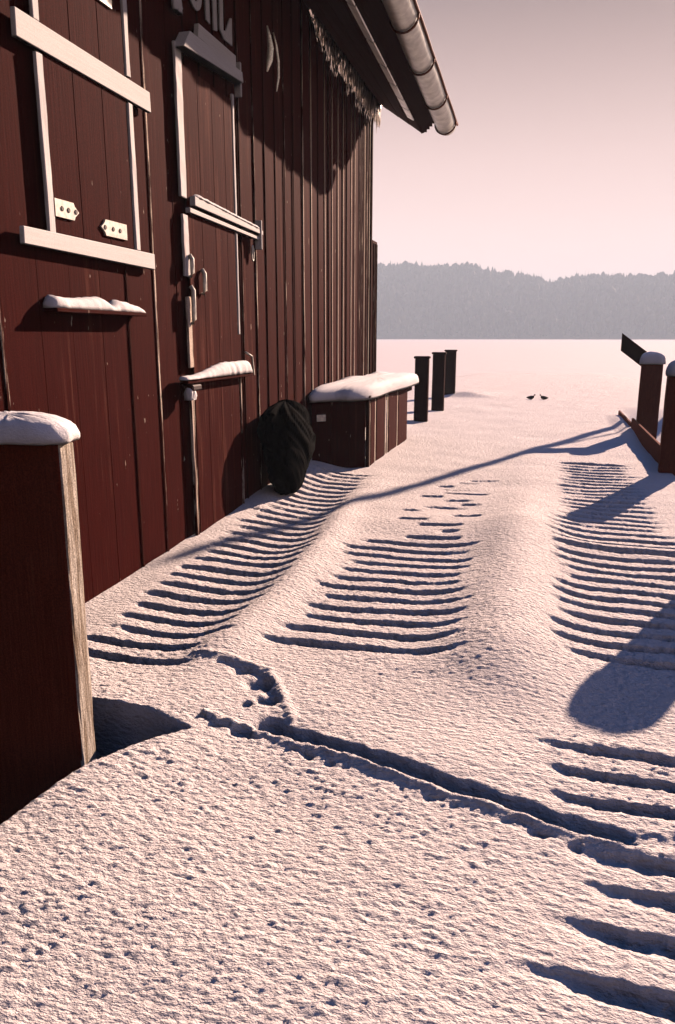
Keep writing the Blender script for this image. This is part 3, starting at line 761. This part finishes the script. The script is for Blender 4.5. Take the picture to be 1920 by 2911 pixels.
# ------------------------------------------------------------------ snow lumps
def snow_lump(name, x0, x1, y0, y1, zb, h, over=.02, nu=36, rings=None, seed=0, sharp=4.0, skew=(0, 0), rough=.012):
    r_ = np.random.default_rng(seed)
    rings = rings or [(0.88, -.002), (1.0, -.004), (1.03, .10), (1.03, .28), (.99, .5), (.90, .70), (.74, .85), (.5, .95), (.25, .99)]
    cx, cy = (x0 + x1) / 2, (y0 + y1) / 2; ax, ay = (x1 - x0) / 2 + over, (y1 - y0) / 2 + over
    v, f = [], []
    ph = r_.uniform(0, 6.28, 4)
    for (s, q) in rings:
        for k in range(nu):
            th = 2 * math.pi * k / nu
            c_, s_ = math.cos(th), math.sin(th)
            rr_ = 1 / ((abs(c_) ** sharp + abs(s_) ** sharp) ** (1 / sharp))
            wb = 1 + .05 * math.sin(2 * th + ph[0]) + .04 * math.sin(3 * th + ph[1]) + .03 * math.sin(5 * th + ph[2])
            v.append((cx + ax * s * rr_ * c_ * wb + skew[0] * q * h + r_.normal(0, rough * .3), cy + ay * s * rr_ * s_ * wb + skew[1] * q * h + r_.normal(0, rough * .3), zb + q * h * (1 + .06 * math.sin(th + ph[3])) + r_.normal(0, rough * .25) * (q > .05)))
    n = len(rings)
    for j in range(n - 1):
        for k in range(nu): f.append((j * nu + k, j * nu + (k + 1) % nu, (j + 1) * nu + (k + 1) % nu, (j + 1) * nu + k))
    v.append((cx + skew[0] * h, cy + skew[1] * h, zb + h)); t_ = len(v) - 1
    for k in range(nu): f.append(((n - 1) * nu + k, (n - 1) * nu + (k + 1) % nu, t_))
    f.append(tuple(range(nu))[::-1])
    return link(name, fix_normals(mesh(name, v, f, True)), M['capsnow'])

def snow_strip(name, y0, y1, xw, depth, z_fn, h_fn, seed=0, step=.025):
    """a bank of snow along a ledge: top follows h_fn, rounded front"""
    r_ = np.random.default_rng(seed)
    yy_ = np.arange(y0, y1 + step * .5, step); v, f = [], []
    m_ = 9
    for i, y in enumerate(yy_):
        e_ = min(1, (min(y - y0, y1 - y)) / .05 + .25)
        h_ = max(.004, h_fn(y)) * e_ + r_.normal(0, .002); z = z_fn(y); dd = depth * (0.75 + .25 * e_) + r_.normal(0, .003)
        for k in range(m_):
            th = math.pi / 2 * k / (m_ - 1)
            v.append((xw + dd * math.sin(th) ** .8, y, z + h_ * math.cos(th) ** .8))
        v.append((xw, y, z))
    n = m_ + 1
    for i in range(len(yy_) - 1):
        for k in range(n): f.append((i * n + k, i * n + (k + 1) % n, (i + 1) * n + (k + 1) % n, (i + 1) * n + k))
    f.append(tuple(range(n))); f.append(tuple((len(yy_) - 1) * n + k for k in range(n)))
    return link(name, fix_normals(mesh(name, v, f, True)), M['capsnow'])

tag(snow_strip('snow_strip', 3.80, 4.82, WX + .008, .085, lambda y: 1.758, lambda y: .075 - .05 * math.exp(-((y - 4.42) / .06) ** 2) - (.03 * max(0, (y - 4.62) / .2)) + .012 * math.sin(y * 9), 3),
    'white lumpy snow on the narrow ledge below the hatch', 'snow')
tag(snow_strip('snow_strip', 5.33, 6.70, WX + .044, .075, lambda y: 1.276, lambda y: .03 + .08 * ss(5.5, 6.2, y), 4),
    'white wedge of snow on the bar across the lower door', 'snow')
tag(snow_lump('snow_clump', WX + .05, WX + .12, 5.38, 5.48, 1.12, .10, .0, seed=5), 'small snow clump clinging under the door latch', 'snow')
tag(snow_strip('snow_strip', 5.70, 7.10, WX + .029, .06, lambda y: 2.646 - .07 * (y - 5.66) / 1.46, lambda y: .03, 6), 'thin line of snow on the middle ledge of the door', 'snow')
tag(snow_lump('snow_clump', WX + .03, WX + .07, 5.50, 5.62, 3.86, .14, .0, seed=8), 'pale snow clump stuck on the wall left of the door hood', 'snow')

# ------------------------------------------------------------------ posts
def post(name, x0, x1, y0, y1, z0, z1, mat, label, cat='post', group=None, lean=(0, 0), cap_board=None):
    o_ = box(name, x0, x1, y0, y1, z0, z1, mat, None, bev=.012, seg=2, cuts=14, jit=.002)
    cx, cy = (x0 + x1) / 2, (y0 + y1) / 2
    o_.data.transform(Matrix.Translation((-cx, -cy, -z0)))
    o_.location = (cx, cy, z0); o_.rotation_euler = (lean[0], lean[1], 0)
    return tag(o_, label, cat, group)

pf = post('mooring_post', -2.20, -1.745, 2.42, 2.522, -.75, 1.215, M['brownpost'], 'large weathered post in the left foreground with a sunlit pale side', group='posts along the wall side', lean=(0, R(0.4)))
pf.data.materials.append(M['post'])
for q in pf.data.polygons: q.material_index = 1 if q.normal.x > .6 else 0     # sunlit side: sunlight put into a paler wood colour
cap1 = snow_lump('snow_dome', -2.22, -1.755, 2.38, 2.58, 1.212, .10, .03, nu=60, seed=11, sharp=3.2, rough=.009)
tag(cap1, 'rounded white snow cap on the left foreground post', 'snow', 'snow caps on the posts')

RP = [(13.9, 'snow capped brown post, the farther of the two at the right edge', 'snow cap on the farther right post'),
      (9.72, 'snow capped brown post, the nearer of the two at the right edge', 'snow cap on the nearer right post'),
      (6.02, 'brown post just outside the right edge whose broad shadow crosses the grooves', 'snow cap on the post just outside the right edge')]
for i, (y, lab, cl) in enumerate(RP):
    x0 = (1.55, 1.385, 1.345)[i]
    post('mooring_post', x0, x0 + .34, y, y + .13, -.7, 1.15, M['brownpost'], lab, group='posts along the right edge')
    tag(snow_lump('snow_dome', x0 - .005, x0 + .345, y - .03, y + .17, 1.148, .20, .015, nu=48, seed=30 + i, sharp=3.0, rough=.009), cl, 'snow', 'snow caps on the posts')

FP = [(-2.42, -2.16, 14.5, 1.24, 'nearest of the three dark posts beyond the snow covered box'),
      (-2.43, -2.16, 16.9, 1.27, 'middle of the three dark posts beyond the snow covered box'),
      (-2.72, -2.42, 21.3, 1.25, 'farthest of the three dark posts beyond the snow covered box')]
for (x0, x1, y, zt, lab) in FP:
    e_ = empty('mooring_post', ((x0 + x1) / 2, y + .06, -.6)); tag(e_, lab, 'post', 'dark posts beyond the box')
    iv = Matrix.Translation(e_.location).inverted()
    a = box('post_shaft', x0, x1, y, y + .13, -.8, zt - .05, M['darkpost'], None, bev=.012, cuts=8, jit=.003); a.parent = e_; a.matrix_parent_inverse = iv
    a = box('post_cap', x0 - .022, x1 + .022, y - .02, y + .15, zt - .0495, zt, M['darkpost'], None, bev=.02, seg=2); a.parent = e_; a.matrix_parent_inverse = iv

# sloping plank fixed behind the farther right post
v = [(x, y + dy, z) for dy in (0, .05) for (x, y, z) in ((1.75, 14.035, .96), (1.75, 14.035, 1.26), (1.235, 14.34, 1.66), (1.235, 14.34, 1.36))]
pl = link('sloping_plank', fix_normals(mesh('sloping_plank', v, [(0, 1, 2, 3), (4, 5, 6, 7), (0, 1, 5, 4), (1, 2, 6, 5), (2, 3, 7, 6), (3, 0, 4, 7)])), M['darkpost'])
tag(pl, 'dark sloping plank sticking out from behind the farther right post', 'plank')
# edge board of the walkway and its ridge of snow
for (a, b_, zt, lab) in ((2.0, 9.70, -.02, 'dark edge board of the walkway running to the nearer right post'), (9.87, 13.88, .24, 'dark edge board between the two right posts'), (14.05, 16.4, .14, 'dark edge board of the walkway beyond the farther right post')):
    tag(box('edge_board', 1.46, 1.50, a, b_, -.7, zt, M['brownpost'], None, bev=.006), lab, 'board', 'edge boards of the walkway')

# ------------------------------------------------------------------ low box with snow on it
bx = empty('slatted_box', (-2.4, 10.6, -.1))
tag(bx, 'low dark wooden slatted box against the far wall under thick snow', 'box')
biv = Matrix.Translation(bx.location).inverted()
def bp_(o_): o_.parent = bx; o_.matrix_parent_inverse = biv; return o_
BX1 = -2.10
yb = WX + .055
for k, (a, b_) in enumerate(((-2.695, -2.50), (-2.497, -2.31), (-2.307, -2.14))):
    bp_(box('front_board', a, b_, 9.20, 9.225, -.3, .86, M['wall'], None, bev=.003))
bp_(box('corner_post', -2.137, -2.095, 9.20, 9.26, -.3, .86, M['darkpost'], None, bev=.004))
for (a, b_, zz_) in ((9.34, 9.56, -.3), (9.68, 10.20, -.3), (10.48, 11.09, -.25), (11.20, 11.95, -.25)):
    bp_(box('side_slat', BX1 - .022, BX1, a, b_, zz_, .84, M['wall'], None, bev=.003, jit=.003))
bp_(box('frame_rail', BX1 - .06, BX1 - .024, 9.27, 12.5, .74, .80, M['darkpost'], None, bev=.003))
bp_(box('corner_post', -2.69, -2.63, 12.46, 12.52, -.3, .86, M['darkpost'], None, bev=.004))
for y in (9.275, 9.60, 10.26, 10.40, 11.13):  # pale strips stand in for light showing through the slat gaps
    o_ = bp_(box('gap_light_strip', BX1 - .020, BX1 - .006, y, y + .045, -.2, .82, M['batten'], None, bev=.003, cuts=8, jit=.002)); o_['wear'] = .75
for a, b_ in ((-2.69, -2.49), (-2.486, -2.29), (-2.286, -2.08)):
    bp_(box('lid_board', a, b_, 9.18, 12.7, .862, .89, M['darkpost'], None, bev=.003))
bp_(box('catch_plate', -2.64, -2.55, 9.185, 9.199, .60, .68, M['hinge'], None, bev=.003))
sb = snow_lump('snow_bank', -2.72, -2.05, 9.13, 12.75, .888, .145, .02, nu=90, seed=41, sharp=7.0, rough=.014,
               rings=[(0.93, -.002), (1.0, -.35), (1.01, -.1), (1.005, .15), (.985, .45), (.94, .70), (.86, .86), (.7, .95), (.4, .99)])
def skew_front(o_):      # the near end of the box runs at a slant back to the wall
    for v_ in o_.data.vertices:
        q = max(0, min(1, (-2.1 - v_.co.x) / .65)) * max(0, min(1, 10.2 - v_.co.y))
        v_.co.y -= .52 * q
for o_ in list(bx.children):
    if o_.name.split('.')[0] in ('front_board', 'lid_board', 'catch_plate'): skew_front(o_)
skew_front(sb)
tag(sb, 'thick white slab of snow on top of the slatted box', 'snow')
# snow blown up against the wall behind it
tag(snow_strip('snow_strip', 9.3, 12.4, WX + .03, .34, lambda y: .955, lambda y: .075 + .018 * math.sin(y * 3.1), 9, step=.05), 'low snow drift between the slatted box snow and the wall', 'snow')

# ------------------------------------------------------------------ black sack
def sack():
    nu, nv = 90, 56; H_ = .93; v, f = [], []
    pq = [0, .03, .12, .25, .40, .55, .68, .80, .89, .95, .985, 1.0]; ps = [.42, .52, .66, .84, .97, 1.03, 1.04, .98, .82, .58, .32, .02]
    for j in range(nv):
        q = j / (nv - 1); s_ = float(np.interp(q, pq, ps))
        for k in range(nu):
            th = 2 * math.pi * k / nu; c_, d_ = math.cos(th), math.sin(th)
            a1 = float(perlin(np.array([c_ * 2.1 + 9.3 + q * 1.7]), np.array([d_ * 2.1 + q * 4.1]), 31)[0])
            a2 = float(perlin(np.array([c_ * 6.0 + 5.1 + q * 3]), np.array([d_ * 6.0 + q * 13]), 32)[0])
            fold = 1 + .24 * a1 + .13 * a2
            v.append((-2.51 + .215 * s_ * fold * c_, 7.28 + .47 * s_ * fold * d_ + .05 * math.sin(q * 5), .04 + H_ * q * (1 + .05 * a1)))
    for j in range(nv - 1):
        for k in range(nu): f.append((j * nu + k, j * nu + (k + 1) % nu, (j + 1) * nu + (k + 1) % nu, (j + 1) * nu + k))
    f.append(tuple(range(nu))); f.append(tuple((nv - 1) * nu + k for k in range(nu)))
    return fix_normals(mesh('black_sack', v, f, False))
tag(link('black_sack', sack(), M['black']), 'matt black rounded sack standing against the wall beside the slatted box', 'sack')

# ------------------------------------------------------------------ two birds on the ice
def bird(x, y, z, face, label):
    e_ = empty('water_bird', (x, y, z)); e_.scale = (.55, .55, .62); e_.rotation_euler = (0, 0, 0 if face > 0 else math.pi)
    tag(e_, label, 'bird', 'pair of birds on the ice')
    pts = [(-.24, 0, .085), (-.19, 0, .085), (-.12, 0, .08), (-.02, 0, .085), (.06, 0, .10), (.105, 0, .135), (.12, 0, .175), (.135, 0, .198), (.165, 0, .20), (.18, 0, .198)]
    rad = [.008, .028, .06, .078, .068, .045, .034, .036, .026, .012]
    tube_obj('body', pts, rad, M['bird'], e_, seg=12)
    tube_obj('beak', [(.17, 0, .198), (.205, 0, .192), (.225, 0, .188)], [.014, .010, .004], M['beak'], e_, seg=7, squash=.6)
    for s in (-1, 1):
        v_, f_ = tube([(-.17, s * .045, .10), (-.08, s * .066, .10), (.02, s * .07, .10), (.05, s * .055, .10)], [.006, .03, .038, .012], 8, .35)
        link('wing', fix_normals(mesh('wing', v_, f_, True)), M['bird'], e_)
        tube_obj('foot', [(-.01, s * .03, .03), (-.005, s * .03, .004), (.04, s * .035, .004)], [.007, .007, .010], M['beak'], e_, seg=6)
for (x, face, lab) in ((-.345, 1, 'left one of two small dark birds resting on the lake ice'), (-.035, -1, 'right one of two small dark birds resting on the lake ice')):
    bird(x, 20.9, zat(x, 20.9) - .004, face, lab)

# ------------------------------------------------------------------ tall pole outside the frame that throws the long thin shadow
pe = empty('mooring_pole', (4.14, 21.7, -.6)); tag(pe, 'tall bare pole out on the ice that casts the long thin shadow', 'pole')
tube_obj('shaft', [(0, 0, -.3), (0, 0, 3), (0.02, 0, 8.1)], [.12, .11, .085], M['darkpost'], pe, seg=12)
tube_obj('stay_rope', [(0.02, 0, 5.2), (1.6, -.1, .1)], .03, M['wire'], pe, seg=6)

# ------------------------------------------------------------------ haze
hz = box('haze', -2600, 2600, -2600, 2600, -3.0, 84.0, None, None, bev=0)
m = bpy.data.materials.new('haze_air'); m.use_nodes = True; t = m.node_tree; t.nodes.clear()
ou = t.nodes.new('ShaderNodeOutputMaterial'); pv = t.nodes.new('ShaderNodeVolumePrincipled')
pv.inputs['Color'].default_value = (0.66, 0.83, 0.97, 1); pv.inputs['Density'].default_value = 0.00085; pv.inputs['Anisotropy'].default_value = 0.0
t.links.new(pv.outputs[0], ou.inputs['Volume'])
hz.data.materials.clear(); hz.data.materials.append(m)
tag(hz, 'thin pale winter haze over the lake', 'haze', None, 'stuff')
